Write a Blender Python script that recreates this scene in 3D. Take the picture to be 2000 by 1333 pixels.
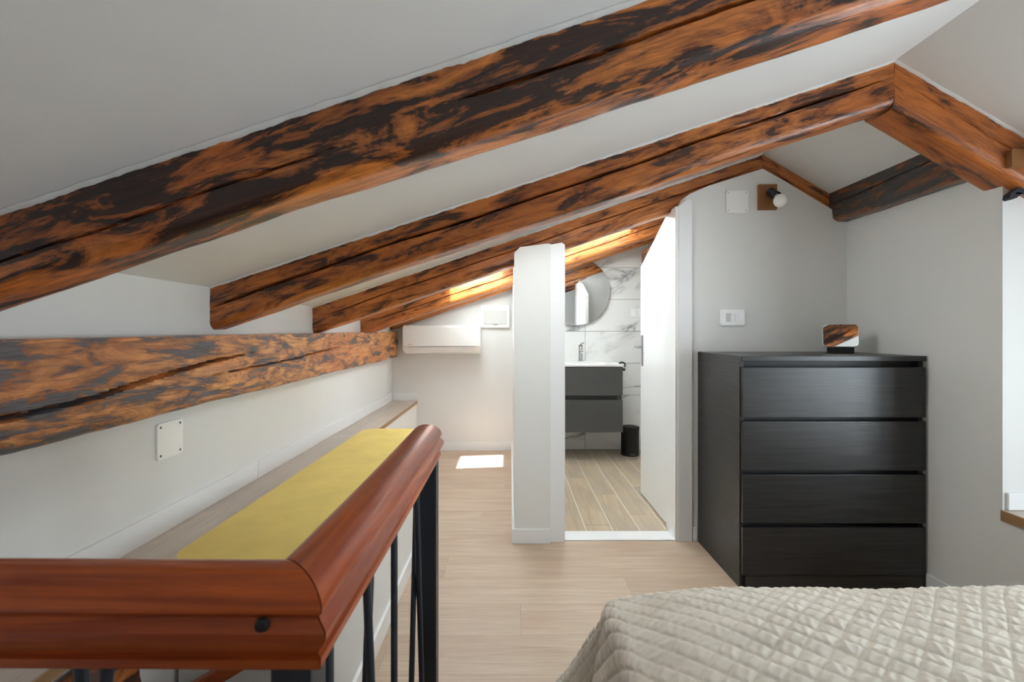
import bpy, bmesh, math, random
import numpy as np
from mathutils import Vector, Matrix, noise

for o in list(bpy.data.objects):
    bpy.data.objects.remove(o, do_unlink=True)
SC = bpy.context.scene
COL = SC.collection
random.seed(7)

# ------------------------------------------------------------------ camera
cam_d = bpy.data.cameras.new('camera')
cam_d.sensor_width = 36.0
cam_d.lens = 945.0 / 2000.0 * 36.0
cam_d.shift_x = 3.0 / 2000.0
cam_d.shift_y = -16.5 / 2000.0
cam_d.clip_start = 0.02
cam_d.dof.use_dof = True
cam_d.dof.focus_distance = 2.6
cam_d.dof.aperture_fstop = 8.0
cam = bpy.data.objects.new('camera', cam_d)
COL.objects.link(cam)
cam.location = (0, 0, 1.10)
cam.rotation_euler = (math.radians(90), 0, 0)
SC.camera = cam

# ------------------------------------------------------------------ daylight
world = bpy.data.worlds.new('sky')
SC.world = world
world.use_nodes = True
bg = world.node_tree.nodes['Background']
bg.inputs['Color'].default_value = (0.81, 0.925, 1.0, 1)
bg.inputs['Strength'].default_value = 12.0

sun_d = bpy.data.lights.new('sun', 'SUN')
sun_d.energy = 15.0
sun_d.angle = math.radians(0.6)
sun_d.color = (1.0, 1.0, 1.0)
sun = bpy.data.objects.new('sun', sun_d)
COL.objects.link(sun)
sun.rotation_euler = Vector((0.0, 0.578, -1.0)).to_track_quat('-Z', 'Y').to_euler()


def portal(loc, direction, sx, sy):
    d = bpy.data.lights.new('window_portal', 'AREA')
    d.shape = 'RECTANGLE'
    d.size, d.size_y = sx, sy
    d.cycles.is_portal = True
    o = bpy.data.objects.new('window_portal', d)
    COL.objects.link(o)
    o.location = loc
    o.rotation_euler = Vector(direction).to_track_quat('-Z', 'Y').to_euler()


SC.view_settings.view_transform = 'Standard'
SC.view_settings.look = 'None'
SC.view_settings.gamma = 1.0
SC.view_settings.use_curve_mapping = False
SC.view_settings.exposure = 0.58
SC.cycles.use_denoising = True
SC.cycles.max_bounces = 10
SC.cycles.diffuse_bounces = 6
SC.cycles.sample_clamp_indirect = 8.0

# ================================================================== helpers


def srgb(r, g, b):
    def f(c):
        c /= 255.0
        return c / 12.92 if c <= 0.04045 else ((c + 0.055) / 1.055) ** 2.4
    return (f(r), f(g), f(b), 1.0)


class NT:
    """tiny node-graph helper"""

    def __init__(self, name):
        self.m = bpy.data.materials.new(name)
        self.m.use_nodes = True
        self.t = self.m.node_tree
        self.b = self.t.nodes['Principled BSDF']

    def n(self, kind, **kw):
        nd = self.t.nodes.new(kind)
        for k, v in kw.items():
            if hasattr(nd, k):
                setattr(nd, k, v)
            else:
                nd.inputs[k].default_value = v
        return nd

    def l(self, a, b):
        self.t.links.new(a, b)

    def p(self, **kw):
        for k, v in kw.items():
            self.b.inputs[k.replace('_', ' ')].default_value = v
        return self

    def mapping(self, scale, rand=False, src='Object'):
        tc = self.n('ShaderNodeTexCoord')
        mp = self.n('ShaderNodeMapping')
        mp.inputs['Scale'].default_value = scale
        self.l(tc.outputs[src], mp.inputs['Vector'])
        if rand:
            oi = self.n('ShaderNodeObjectInfo')
            mu = self.n('ShaderNodeMath', operation='MULTIPLY')
            mu.inputs[1].default_value = 37.0
            self.l(oi.outputs['Random'], mu.inputs[0])
            cb = self.n('ShaderNodeCombineXYZ')
            self.l(mu.outputs[0], cb.inputs[0])
            self.l(mu.outputs[0], cb.inputs[1])
            self.l(mu.outputs[0], cb.inputs[2])
            self.l(cb.outputs[0], mp.inputs['Location'])
        return mp.outputs[0]

    def noise(self, vec, scale=1.0, detail=4.0, rough=0.55, dist=0.0):
        nd = self.n('ShaderNodeTexNoise')
        nd.inputs['Scale'].default_value = scale
        nd.inputs['Detail'].default_value = detail
        nd.inputs['Roughness'].default_value = rough
        nd.inputs['Distortion'].default_value = dist
        if vec is not None:
            self.l(vec, nd.inputs['Vector'])
        return nd.outputs[0]

    def ramp(self, fac, stops, interp='LINEAR'):
        r = self.n('ShaderNodeValToRGB')
        r.color_ramp.interpolation = interp
        el = r.color_ramp.elements
        while len(el) < len(stops):
            el.new(0.5)
        for e, (p, c) in zip(el, stops):
            e.position = p
            e.color = c if len(c) == 4 else (*c, 1)
        self.l(fac, r.inputs[0])
        return r.outputs[0]

    def mix(self, fac, a, b, blend='MIX'):
        m = self.n('ShaderNodeMix', data_type='RGBA', blend_type=blend)
        for s, i in ((fac, 0), (a, 6), (b, 7)):
            if hasattr(s, 'default_value') or hasattr(s, 'is_linked'):
                self.l(s, m.inputs[i])
            else:
                m.inputs[i].default_value = s
        return m.outputs[2]

    def bump(self, h, strength=0.2, dist=0.01):
        b = self.n('ShaderNodeBump')
        b.inputs['Strength'].default_value = strength
        b.inputs['Distance'].default_value = dist
        self.l(h, b.inputs['Height'])
        self.l(b.outputs[0], self.b.inputs['Normal'])

    def color(self, sock):
        self.l(sock, self.b.inputs['Base Color'])


def plain(name, col, rough=0.5, metal=0.0, **kw):
    t = NT(name)
    t.p(Base_Color=col, Roughness=rough, Metallic=metal, **kw)
    return t.m


def mat_plaster(name, col):
    t = NT(name)
    v = t.mapping((1, 1, 1))
    n1 = t.noise(v, 3.0, 3)
    c = t.mix(n1, [x * 0.97 for x in col[:3]] + [1], col)
    t.color(c)
    t.p(Roughness=0.75)
    n2 = t.noise(v, 45.0, 5, 0.6)
    t.bump(n2, 0.12, 0.004)
    return t.m


def mat_beam(name, dark=0.5, light=(238, 146, 64), light2=(208, 112, 46), darkc=(42, 26, 22), grey=0.0, gloss=0.30, fade=None, seed=0.0):
    """varnished old timber: dark scorched patches left on planed orange wood"""
    t = NT(name)
    tc = t.n('ShaderNodeTexCoord')
    off = t.n('ShaderNodeVectorMath', operation='ADD')
    off.inputs[1].default_value = (seed * 3.1, seed * 1.7, seed * 2.3)
    t.l(tc.outputs['Object'], off.inputs[0])
    base = off.outputs[0]

    def mp(s):
        m = t.n('ShaderNodeMapping')
        m.inputs['Scale'].default_value = s
        t.l(base, m.inputs['Vector'])
        return m.outputs[0]
    patch = t.noise(mp((4.3, 15, 18)), 1.0, 7, 0.66, 0.9)
    patch2 = t.noise(mp((9, 34, 40)), 1.0, 4, 0.6, 0.6)
    grain = t.noise(mp((2.2, 110, 130)), 1.0, 4, 0.65, 0.4)
    fine = t.noise(mp((14, 320, 320)), 1.0, 2, 0.5)
    tone = t.noise(mp((2.0, 6, 6)), 1.0, 3)
    mad = t.n('ShaderNodeMath', operation='MULTIPLY_ADD')
    t.l(patch2, mad.inputs[0])
    mad.inputs[1].default_value = 0.30
    t.l(patch, mad.inputs[2])
    s2 = t.n('ShaderNodeMath', operation='MULTIPLY_ADD')
    t.l(grain, s2.inputs[0])
    s2.inputs[1].default_value = 0.26
    t.l(mad.outputs[0], s2.inputs[2])
    val = s2.outputs[0]
    if fade is not None:      # old stain worn away towards one end of the timber
        sp = t.n('ShaderNodeSeparateXYZ')
        t.l(tc.outputs['Object'], sp.inputs[0])
        mr = t.n('ShaderNodeMapRange')
        mr.inputs['From Min'].default_value = fade[0]
        mr.inputs['From Max'].default_value = fade[1]
        mr.inputs['To Min'].default_value = 0.0
        mr.inputs['To Max'].default_value = fade[2]
        t.l(sp.outputs[0], mr.inputs['Value'])
        sub = t.n('ShaderNodeMath', operation='SUBTRACT')
        t.l(val, sub.inputs[0])
        t.l(mr.outputs[0], sub.inputs[1])
        val = sub.outputs[0]
    thr = 0.785 + (0.5 - dark) * 0.36
    mask = t.ramp(val, [(thr - 0.008, (0, 0, 0)), (thr + 0.03, (1, 1, 1))])
    warm = t.ramp(val, [(thr - 0.13, (0, 0, 0)), (thr - 0.005, (0.8, 0.8, 0.8))])
    wood = t.mix(t.ramp(tone, [(0.35, (0, 0, 0)), (0.65, (1, 1, 1))]), srgb(*light), srgb(*light2))
    wood = t.mix(warm, wood, srgb(118, 58, 24))
    wood = t.mix(t.ramp(grain, [(0.34, (0.6, 0.6, 0.6)), (0.52, (0, 0, 0))]), wood, srgb(84, 40, 18))
    wood = t.mix(t.ramp(fine, [(0.55, (0, 0, 0)), (0.75, (0.35, 0.35, 0.35))]), wood, srgb(226, 152, 84))
    dk = srgb(*darkc)
    if grey > 0:
        dk = t.mix(t.ramp(fine, [(0.35, (0, 0, 0)), (0.65, (grey, grey, grey))]), srgb(*darkc), srgb(104, 100, 104))
    else:
        dk = t.mix(t.ramp(grain, [(0.4, (0, 0, 0)), (0.68, (0.55, 0.55, 0.55))]), srgb(*darkc), srgb(84, 44, 26))
    c = t.mix(mask, wood, dk)
    t.color(c)
    t.p(Roughness=gloss + 0.08)
    t.b.inputs['Coat Weight'].default_value = 0.22
    t.b.inputs['Coat Roughness'].default_value = gloss * 0.8
    add = t.n('ShaderNodeMath', operation='ADD')
    t.l(grain, add.inputs[0])
    t.l(fine, add.inputs[1])
    t.bump(add.outputs[0], 0.35, 0.004)
    return t.m


def mat_rail(ax='x'):
    t = NT('varnished_rail_wood')
    v = t.mapping((3, 60, 60) if ax == 'x' else (60, 3, 60))
    g = t.noise(v, 1.0, 4, 0.6, 0.5)
    v2 = t.mapping((2, 9, 9) if ax == 'x' else (9, 2, 9))
    g2 = t.noise(v2, 1.0, 3)
    a = t.mix(t.ramp(g, [(0.35, (0, 0, 0)), (0.65, (1, 1, 1))]), srgb(142, 54, 12), srgb(196, 92, 26))
    c = t.mix(t.ramp(g2, [(0.4, (0, 0, 0)), (0.7, (0.6, 0.6, 0.6))]), a, srgb(118, 46, 12))
    t.color(c)
    t.p(Roughness=0.36)
    t.b.inputs['Specular IOR Level'].default_value = 0.35
    t.b.inputs['Coat Weight'].default_value = 0.25
    t.b.inputs['Coat Roughness'].default_value = 0.18
    t.bump(g, 0.08, 0.002)
    return t.m


def mat_floor(name, c1, c2, c3, axis='x', rough=0.42):
    t = NT(name)
    sc = (1.6, 26, 26) if axis == 'x' else (26, 1.6, 26)
    sf = (5, 190, 60) if axis == 'x' else (190, 5, 60)
    v = t.mapping(sc, rand=True)
    g = t.noise(v, 1.0, 6, 0.6, 0.8)
    f = t.noise(t.mapping(sf, rand=True), 1.0, 3, 0.6)
    k = t.noise(t.mapping((1.8, 3.5, 1) if axis == 'x' else (3.5, 1.8, 1), rand=True), 1.0, 3)
    a = t.mix(t.ramp(g, [(0.3, (0, 0, 0)), (0.7, (1, 1, 1))]), srgb(*c1), srgb(*c2))
    a = t.mix(t.ramp(k, [(0.42, (0, 0, 0)), (0.72, (0.7, 0.7, 0.7))]), a, srgb(*c3))
    a = t.mix(t.ramp(f, [(0.4, (0.16, 0.16, 0.16)), (0.6, (0, 0, 0))]), a, srgb(96, 70, 50))
    oi = t.n('ShaderNodeObjectInfo')
    hs = t.n('ShaderNodeHueSaturation')
    mr = t.n('ShaderNodeMapRange')
    mr.inputs['To Min'].default_value = 0.97
    mr.inputs['To Max'].default_value = 1.03
    t.l(oi.outputs['Random'], mr.inputs['Value'])
    t.l(mr.outputs[0], hs.inputs['Value'])
    t.l(a, hs.inputs['Color'])
    t.color(hs.outputs[0])
    t.p(Roughness=rough)
    t.bump(f, 0.10, 0.002)
    return t.m


def mat_marble():
    t = NT('veined_marble_tile')
    tc = t.n('ShaderNodeTexCoord')
    oi = t.n('ShaderNodeObjectInfo')
    mu = t.n('ShaderNodeMath', operation='MULTIPLY')
    mu.inputs[1].default_value = 53.0
    t.l(oi.outputs['Random'], mu.inputs[0])
    ad = t.n('ShaderNodeVectorMath', operation='ADD')
    cb = t.n('ShaderNodeCombineXYZ')
    t.l(mu.outputs[0], cb.inputs[0])
    t.l(mu.outputs[0], cb.inputs[1])
    t.l(mu.outputs[0], cb.inputs[2])
    t.l(tc.outputs['Object'], ad.inputs[0])
    t.l(cb.outputs[0], ad.inputs[1])
    mp = t.n('ShaderNodeMapping')
    mp.inputs['Rotation'].default_value = (0, math.radians(32), 0)
    t.l(ad.outputs[0], mp.inputs['Vector'])
    mp2 = t.n('ShaderNodeMapping')
    mp2.inputs['Scale'].default_value = (1.0, 1, 2.4)
    t.l(mp.outputs[0], mp2.inputs['Vector'])
    mp = mp2
    n = t.noise(mp.outputs[0], 0.9, 6, 0.52, 1.0)
    a = t.n('ShaderNodeMath', operation='SUBTRACT')
    a.inputs[1].default_value = 0.5
    t.l(n, a.inputs[0])
    b = t.n('ShaderNodeMath', operation='ABSOLUTE')
    t.l(a.outputs[0], b.inputs[0])
    vein = t.ramp(b.outputs[0], [(0.0, (1, 1, 1)), (0.008, (0.5, 0.5, 0.5)), (0.040, (0, 0, 0))])
    gate = t.noise(ad.outputs[0], 2.2, 2)
    gate = t.ramp(gate, [(0.48, (0, 0, 0)), (0.66, (1, 1, 1))])
    m = t.mix(1.0, vein, gate, 'MULTIPLY')
    c = t.mix(m, srgb(232, 231, 229), srgb(132, 130, 130))
    t.color(c)
    t.p(Roughness=0.22)
    return t.m


def mat_black_oak():
    t = NT('black_oak_veneer')
    g = t.noise(t.mapping((3, 3, 130)), 1.0, 4, 0.6, 0.3)
    c = t.mix(t.ramp(g, [(0.4, (0, 0, 0)), (0.65, (1, 1, 1))]), srgb(30, 29, 29), srgb(48, 46, 45))
    t.color(c)
    t.p(Roughness=0.34)
    t.bump(g, 0.18, 0.002)
    return t.m


def mat_fabric(name, col, scale=700, bump=0.25, tint=None):
    t = NT(name)
    v = t.mapping((1, 1, 1))
    w = t.noise(v, scale, 2)
    w2 = t.noise(v, 9.0, 4)
    c = t.mix(t.ramp(w2, [(0.35, (0, 0, 0)), (0.7, (1, 1, 1))]), col, tint or [x * 0.90 for x in col[:3]] + [1])
    t.color(c)
    t.p(Roughness=0.9)
    t.b.inputs['Sheen Weight'].default_value = 0.15
    t.bump(w, bump, 0.001)
    return t.m


M = {
    'wall': mat_plaster('white_plaster', srgb(228, 228, 226)),
    'ceil': mat_plaster('white_ceiling_plaster', srgb(229, 229, 228)),
    'trim': plain('white_trim_paint', srgb(236, 237, 238), 0.35),
    'lacquer': plain('white_lacquer', srgb(242, 242, 242), 0.25),
    'plastic': plain('white_plastic', srgb(246, 246, 244), 0.35),
    'plastic2': plain('pale_grey_plastic', srgb(205, 205, 202), 0.4),
    'screw': plain('dark_screw_metal', srgb(70, 68, 66), 0.4, 0.8),
    'paleScrew': plain('pale_screw_metal', srgb(175, 175, 172), 0.4, 0.3),
    'black': plain('black_iron', srgb(50, 54, 62), 0.40, 0.3),
    'matteblack': plain('matte_black', srgb(22, 22, 24), 0.5),
    'chrome': plain('chrome', srgb(190, 190, 190), 0.12, 1.0),
    'steel': plain('brushed_steel', srgb(160, 160, 160), 0.32, 1.0),
    'mirror': plain('mirror_glass', srgb(235, 238, 238), 0.02, 1.0),
    'vanity': plain('graphite_lacquer', srgb(78, 78, 77), 0.45),
    'vanitydark': plain('dark_recess', srgb(34, 34, 34), 0.5),
    'ceramic': plain('white_ceramic', srgb(244, 244, 243), 0.12),
    'lampwood': None,
    'rail': mat_rail(),
    'raily': mat_rail('y'),
    'floor': mat_floor('oak_laminate', (210, 188, 166), (192, 168, 144), (182, 152, 130)),
    'bathfloor': mat_floor('wood_look_porcelain', (210, 190, 162), (180, 158, 132), (170, 160, 148), 'y', 0.35),
    'ledge': mat_floor('grey_oak_board', (208, 194, 180), (194, 178, 164), (182, 170, 160), 'y', 0.40),
    'edge': mat_floor('oak_edge_band', (176, 140, 100), (150, 114, 78), (140, 104, 72), 'y', 0.45),
    'grout': plain('pale_grout', srgb(228, 222, 212), 0.85),
    'joint': plain('dark_floor_underlay', srgb(120, 98, 80), 0.9),
    'marble': mat_marble(),
    'tilegrout': plain('grey_tile_grout', srgb(150, 149, 146), 0.9),
    'oak': mat_black_oak(),
    'yellow': mat_fabric('yellow_canvas', srgb(240, 212, 112), 500, 0.3),
    'quilt': mat_fabric('beige_quilted_cotton', srgb(234, 226, 213), 420, 0.2, srgb(224, 215, 201)),
    'mattress': mat_fabric('white_mattress_ticking', srgb(225, 223, 218), 300, 0.2),
}
_t = NT('lamp_plate_wood')
_g = _t.noise(_t.mapping((90, 6, 8)), 1.0, 3)
_t.color(_t.mix(_g, srgb(126, 80, 42), srgb(156, 104, 58)))
_t.p(Roughness=0.5)
M['lampwood'] = _t.m
_t = NT('opal_bulb_glass')
_t.p(Base_Color=srgb(236, 234, 228), Roughness=0.15)
_t.b.inputs['Subsurface Weight'].default_value = 0.0
_t.b.inputs['Coat Weight'].default_value = 0.5
M['bulb'] = _t.m
_t = NT('clear_window_glass')
_tr = _t.n('ShaderNodeBsdfTransparent')
_gl = _t.n('ShaderNodeBsdfGlossy')
_gl.inputs['Roughness'].default_value = 0.0
_mx = _t.n('ShaderNodeMixShader')
_mx.inputs[0].default_value = 0.06
_t.l(_tr.outputs[0], _mx.inputs[1])
_t.l(_gl.outputs[0], _mx.inputs[2])
_t.l(_mx.outputs[0], _t.t.nodes['Material Output'].inputs[0])
M['glass'] = _t.m
_t = NT('added_skylight_frost')  # diffusing pane used only by the added roof windows
_tr = _t.n('ShaderNodeBsdfTranslucent')
_tr.inputs['Color'].default_value = (0.9, 0.9, 0.88, 1)
_gl = _t.n('ShaderNodeBsdfDiffuse')
_mx = _t.n('ShaderNodeMixShader')
_mx.inputs[0].default_value = 0.2
_t.l(_tr.outputs[0], _mx.inputs[1])
_t.l(_gl.outputs[0], _mx.inputs[2])
_t.l(_mx.outputs[0], _t.t.nodes['Material Output'].inputs[0])
M['frost'] = _t.m


def link(o, parent=None):
    COL.objects.link(o)
    if parent is not None:
        o.parent = parent
        o.matrix_parent_inverse = parent_mat(parent).inverted()
    return o


def parent_mat(p):
    m = p.matrix_basis.copy()
    if p.parent is not None:
        m = parent_mat(p.parent) @ p.matrix_parent_inverse @ m
    return m


def tag(o, label=None, cat=None, group=None, kind=None):
    if label:
        o['label'] = label
    if cat:
        o['category'] = cat
    if group:
        o['group'] = group
    if kind:
        o['kind'] = kind
    return o


def thing(name, loc, label, cat, group=None):
    o = bpy.data.objects.new(name, None)
    o.empty_display_size = 0.1
    o.location = loc
    COL.objects.link(o)
    return tag(o, label, cat, group)


def obj(name, bm, mat, parent=None, smooth=None, loc=None):
    """world-space bmesh -> one mesh object whose origin sits at its own middle bottom (or loc)"""
    if loc is None:
        xs = [v.co.x for v in bm.verts]
        ys = [v.co.y for v in bm.verts]
        zs = [v.co.z for v in bm.verts]
        loc = Vector(((min(xs) + max(xs)) / 2, (min(ys) + max(ys)) / 2, min(zs)))
    loc = Vector(loc)
    bmesh.ops.translate(bm, verts=bm.verts, vec=-loc)
    bmesh.ops.recalc_face_normals(bm, faces=bm.faces)
    me = bpy.data.meshes.new(name)
    bm.to_mesh(me)
    bm.free()
    if smooth is not None:
        me.polygons.foreach_set('use_smooth', [True] * len(me.polygons))
        me.set_sharp_from_angle(angle=math.radians(smooth))
    me.materials.append(mat)
    o = bpy.data.objects.new(name, me)
    o.location = loc
    link(o, parent)
    return o


def B():
    return bmesh.new()


def box(bm, x0, x1, y0, y1, z0, z1, bevel=0.0, seg=2):
    r = bmesh.ops.create_cube(bm, size=1.0)
    vs = r['verts']
    for v in vs:
        v.co = Vector(((x0 + x1) / 2 + v.co.x * (x1 - x0), (y0 + y1) / 2 + v.co.y * (y1 - y0), (z0 + z1) / 2 + v.co.z * (z1 - z0)))
    if bevel > 0:
        es = {e for v in vs for e in v.link_edges}
        bmesh.ops.bevel(bm, geom=list(es), offset=bevel, segments=seg, profile=0.7, affect='EDGES')
    return bm


def prism(bm, pts, axis, a0, a1):
    """extrude a 2-D polygon along an axis; pts are the two other coordinates in x<y<z order"""
    def P(p, a):
        if axis == 'x':
            return (a, p[0], p[1])
        if axis == 'y':
            return (p[0], a, p[1])
        return (p[0], p[1], a)
    A = [bm.verts.new(P(p, a0)) for p in pts]
    C = [bm.verts.new(P(p, a1)) for p in pts]
    n = len(pts)
    bm.faces.new(A)
    bm.faces.new(C[::-1])
    for i in range(n):
        bm.faces.new((A[i], A[(i + 1) % n], C[(i + 1) % n], C[i]))
    return bm


def rrect(w, h, r, seg=6):
    pts = []
    for cx, cy, a0 in ((w / 2 - r, h / 2 - r, 0), (-w / 2 + r, h / 2 - r, 90), (-w / 2 + r, -h / 2 + r, 180), (w / 2 - r, -h / 2 + r, 270)):
        for k in range(seg + 1):
            a = math.radians(a0 + 90 * k / seg)
            pts.append((cx + r * math.cos(a), cy + r * math.sin(a)))
    return pts


def cyl(bm, p0, p1, r0, r1=None, seg=20, caps=True):
    p0, p1 = Vector(p0), Vector(p1)
    r1 = r0 if r1 is None else r1
    d = (p1 - p0).normalized()
    u = d.orthogonal().normalized()
    w = d.cross(u)
    A, C = [], []
    for k in range(seg):
        a = 2 * math.pi * k / seg
        e = u * math.cos(a) + w * math.sin(a)
        A.append(bm.verts.new(p0 + e * r0))
        C.append(bm.verts.new(p1 + e * r1))
    for k in range(seg):
        bm.faces.new((A[k], A[(k + 1) % seg], C[(k + 1) % seg], C[k]))
    if caps:
        bm.faces.new(A[::-1])
        bm.faces.new(C)
    return bm


def lathe(bm, base, axis, prof, seg=32):
    base = Vector(base)
    d = Vector(axis).normalized()
    u = d.orthogonal().normalized()
    w = d.cross(u)
    rings = []
    for r, h in prof:
        if r < 1e-5:
            rings.append([bm.verts.new(base + d * h)])
        else:
            rings.append([bm.verts.new(base + d * h + (u * math.cos(2 * math.pi * k / seg) + w * math.sin(2 * math.pi * k / seg)) * r) for k in range(seg)])
    for a, b in zip(rings, rings[1:]):
        for k in range(seg):
            k2 = (k + 1) % seg
            if len(a) == 1 and len(b) == 1:
                continue
            if len(a) == 1:
                bm.faces.new((a[0], b[k2], b[k]))
            elif len(b) == 1:
                bm.faces.new((a[k], a[k2], b[0]))
            else:
                bm.faces.new((a[k], a[k2], b[k2], b[k]))
    return bm


def tube(bm, pts, r, seg=10):
    pts = [Vector(p) for p in pts]
    rings = []
    prev = None
    for i, p in enumerate(pts):
        t = (pts[min(i + 1, len(pts) - 1)] - pts[max(i - 1, 0)]).normalized()
        if prev is None:
            u = t.orthogonal().normalized()
        else:
            u = (prev - t * prev.dot(t)).normalized()
        prev = u
        w = t.cross(u)
        rings.append([bm.verts.new(p + (u * math.cos(2 * math.pi * k / seg) + w * math.sin(2 * math.pi * k / seg)) * r) for k in range(seg)])
    for a, b in zip(rings, rings[1:]):
        for k in range(seg):
            bm.faces.new((a[k], a[(k + 1) % seg], b[(k + 1) % seg], b[k]))
    bm.faces.new(rings[0][::-1])
    bm.faces.new(rings[-1])
    return bm


def struct(name, bm, mat, smooth=None, label=None, cat=None):
    o = obj(name, bm, mat, None, smooth)
    tag(o, label, cat, None, 'structure')
    return o


# ================================================================== room shell
XL, XR = -1.11, 1.78          # left wall, right wall
YF, YE = -1.05, 4.55          # wall behind the camera, end wall
ROWS = {                      # ceiling lines over the rafters: (y, z) at the left wall, (y, z) at the ridge
    'front': ((-1.25, 1.28), (-1.25, 2.05)),
    'r1': ((0.896, 1.268), (0.843, 2.05)),
    'r2': ((1.787, 1.268), (1.69, 2.05)),
    'mid0': ((1.94, 1.264), (1.845, 2.05)),
    'mid1': ((2.22, 1.257), (2.125, 2.051)),
    'r3': ((2.71, 1.243), (2.58, 2.052)),
    'sky': ((3.07, 1.228), (2.93, 2.045)),
    'r4': ((3.58, 1.206), (3.42, 2.03)),
    'far0': ((3.92, 1.203), (3.78, 2.03)),
    'far1': ((4.30, 1.201), (4.16, 2.03)),
    'r5': ((4.44, 1.216), (4.30, 2.03)),
    'end': ((4.80, 1.180), (4.75, 2.03)),
}
XRIDGE = 1.34
RS = 0.585                    # steep slope right of the ridge


def row_pt(key, x):
    (y0, z0), (y1, z1) = ROWS[key]
    if x <= XRIDGE:
        t = (x - XL) / (XRIDGE - XL)
        return Vector((x, y0 + (y1 - y0) * t, z0 + (z1 - z0) * t))
    return Vector((x, y1, z1 - RS * (x - XRIDGE)))


XB = [-1.35, XL, -0.60, -0.44, -0.26, -0.065, 0.20, 0.55, 0.85, XRIDGE, 1.78, 2.75]
bm = B()
keys = list(ROWS)
grid = [[bm.verts.new(row_pt(k, x)) for x in XB] for k in keys]
for i in range(len(keys) - 1):
    for j in range(len(XB) - 1):
        if (keys[i] == 'sky' and j in (3, 4, 6, 7)) or (keys[i] == 'far0' and j in (3, 4, 6, 7)) or (keys[i] == 'mid0' and j in (4, 5, 6)):
            continue
        bm.faces.new((grid[i][j], grid[i][j + 1], grid[i + 1][j + 1], grid[i + 1][j]))
ceil_o = struct('ceiling', bm, M['ceil'])
# ragged plaster left along the upper edges of the timbers
for key, xa, xb in (('r1', XL, XRIDGE), ('r2', XL, XRIDGE), ('r3', XL, XRIDGE), ('r1', XRIDGE, 2.3), ('r2', XRIDGE, 2.3)):
    bm = B()
    n = int((xb - xa) / 0.006)
    prev = None
    for i in range(n + 1):
        x = xa + (xb - xa) * i / n
        p = row_pt(key, x)
        e = noise.noise(Vector((x * 9, len(key), xa))) + 0.8 * noise.noise(Vector((x * 31, 4.0, xa))) + 0.6 * noise.noise(Vector((x * 90, 9.0, xa)))
        out = 0.010 + 0.004 * noise.noise(Vector((x * 25, 1.0, xa)))
        dn = max(0.0008, 0.0035 + 0.0042 * e)
        cur = [bm.verts.new(p + Vector((0, -out, -0.0006))), bm.verts.new(p + Vector((0, -0.0045 - 0.002 * e, -0.0055 - dn * 0.4))), bm.verts.new(p + Vector((0, 0.004, -0.003 - dn)))]
        if prev:
            for k in range(2):
                bm.faces.new((prev[k], prev[k + 1], cur[k + 1], cur[k]))
        prev = cur
    obj('plaster_edge', bm, M['ceil'], ceil_o, 60)

# ---- floors
STW = (XL, -0.30, 0.52, 1.26)      # stairwell opening x0 x1 y0 y1
bm = B()
for (x0, x1, y0, y1) in ((XL - .2, 2.7, YF - .2, STW[2]), (STW[1], 2.7, STW[2], STW[3]), (XL - .2, 2.7, STW[3], 2.62), (XL - .2, 0.07, 2.62, YE + .2)):
    box(bm, x0, x1, y0, y1, -0.12, -0.013)
fl = struct('floor', bm, M['joint'])
plank_mesh = {}


def plank(parent, x0, x1, y0, y1, z0, z1, mat, bev=0.0004):
    key = (round(x1 - x0, 4), round(y1 - y0, 4), mat.name)
    if key not in plank_mesh:
        b = B()
        box(b, -(x1 - x0) / 2, (x1 - x0) / 2, -(y1 - y0) / 2, (y1 - y0) / 2, 0, z1 - z0, bev, 1)
        me = bpy.data.meshes.new('plank')
        b.to_mesh(me)
        b.free()
        me.materials.append(mat)
        plank_mesh[key] = me
    o = bpy.data.objects.new('plank', plank_mesh[key])
    o.location = ((x0 + x1) / 2, (y0 + y1) / 2, z0)
    link(o, parent)
    return o


PW, PL, G = 0.205, 1.28, 0.0004
k0 = int(math.floor((YF - 2.373) / PW))
for k in range(k0, 12):
    y0, y1 = 2.373 + k * PW, 2.373 + (k + 1) * PW
    ya, yb = max(y0, YF), min(y1, YE)
    if yb - ya < 0.02:
        continue
    xmax = 0.02 if ya > 2.50 else 2.4 if False else XR
    if ya < 2.54 < yb:
        pass
    st = (k * 0.47) % PL
    x = XL - PL + st
    while x < xmax:
        a, c = max(x, XL), min(x + PL, xmax)
        x += PL
        if c - a < 0.02:
            continue
        # keep the stairwell open
        if ya < STW[3] - 0.01 and yb > STW[2] + 0.01 and a < STW[1]:
            a = STW[1]
            if c - a < 0.02:
                continue
        plank(fl, a + G / 2, c - G / 2, ya + G / 2, yb - G / 2, -0.0125, 0.0, M['floor'])
# piece in front of the bathroom threshold
plank(fl, 0.02 + G, XR, 2.50, 2.555, -0.0128, -0.0002, M['floor'])

bm = B()
box(bm, 0.07, 2.0, 2.62, YE + 0.2, -0.12, -0.0012)
bf = struct('floor_bathroom', bm, M['grout'])
for i in range(12):
    x0 = 0.122 + i * 0.1495
    x1 = x0 + 0.1495
    if x1 > 1.80:
        break
    yy = 2.60 - ((i * 0.37) % 0.9)
    while yy < YE:
        a, c = max(yy, 2.665), min(yy + 0.9, YE)
        yy += 0.9
        if c - a > 0.03:
            plank(bf, x0 + 0.0028, x1 - 0.0028, a + 0.0015, c - 0.0015, -0.009, 0.0, M['bathfloor'])

# ---- walls
def wall_with(name, boxes, mat='wall'):
    b = B()
    for q in boxes:
        box(b, *q)
    return struct(name, b, M[mat])


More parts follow.
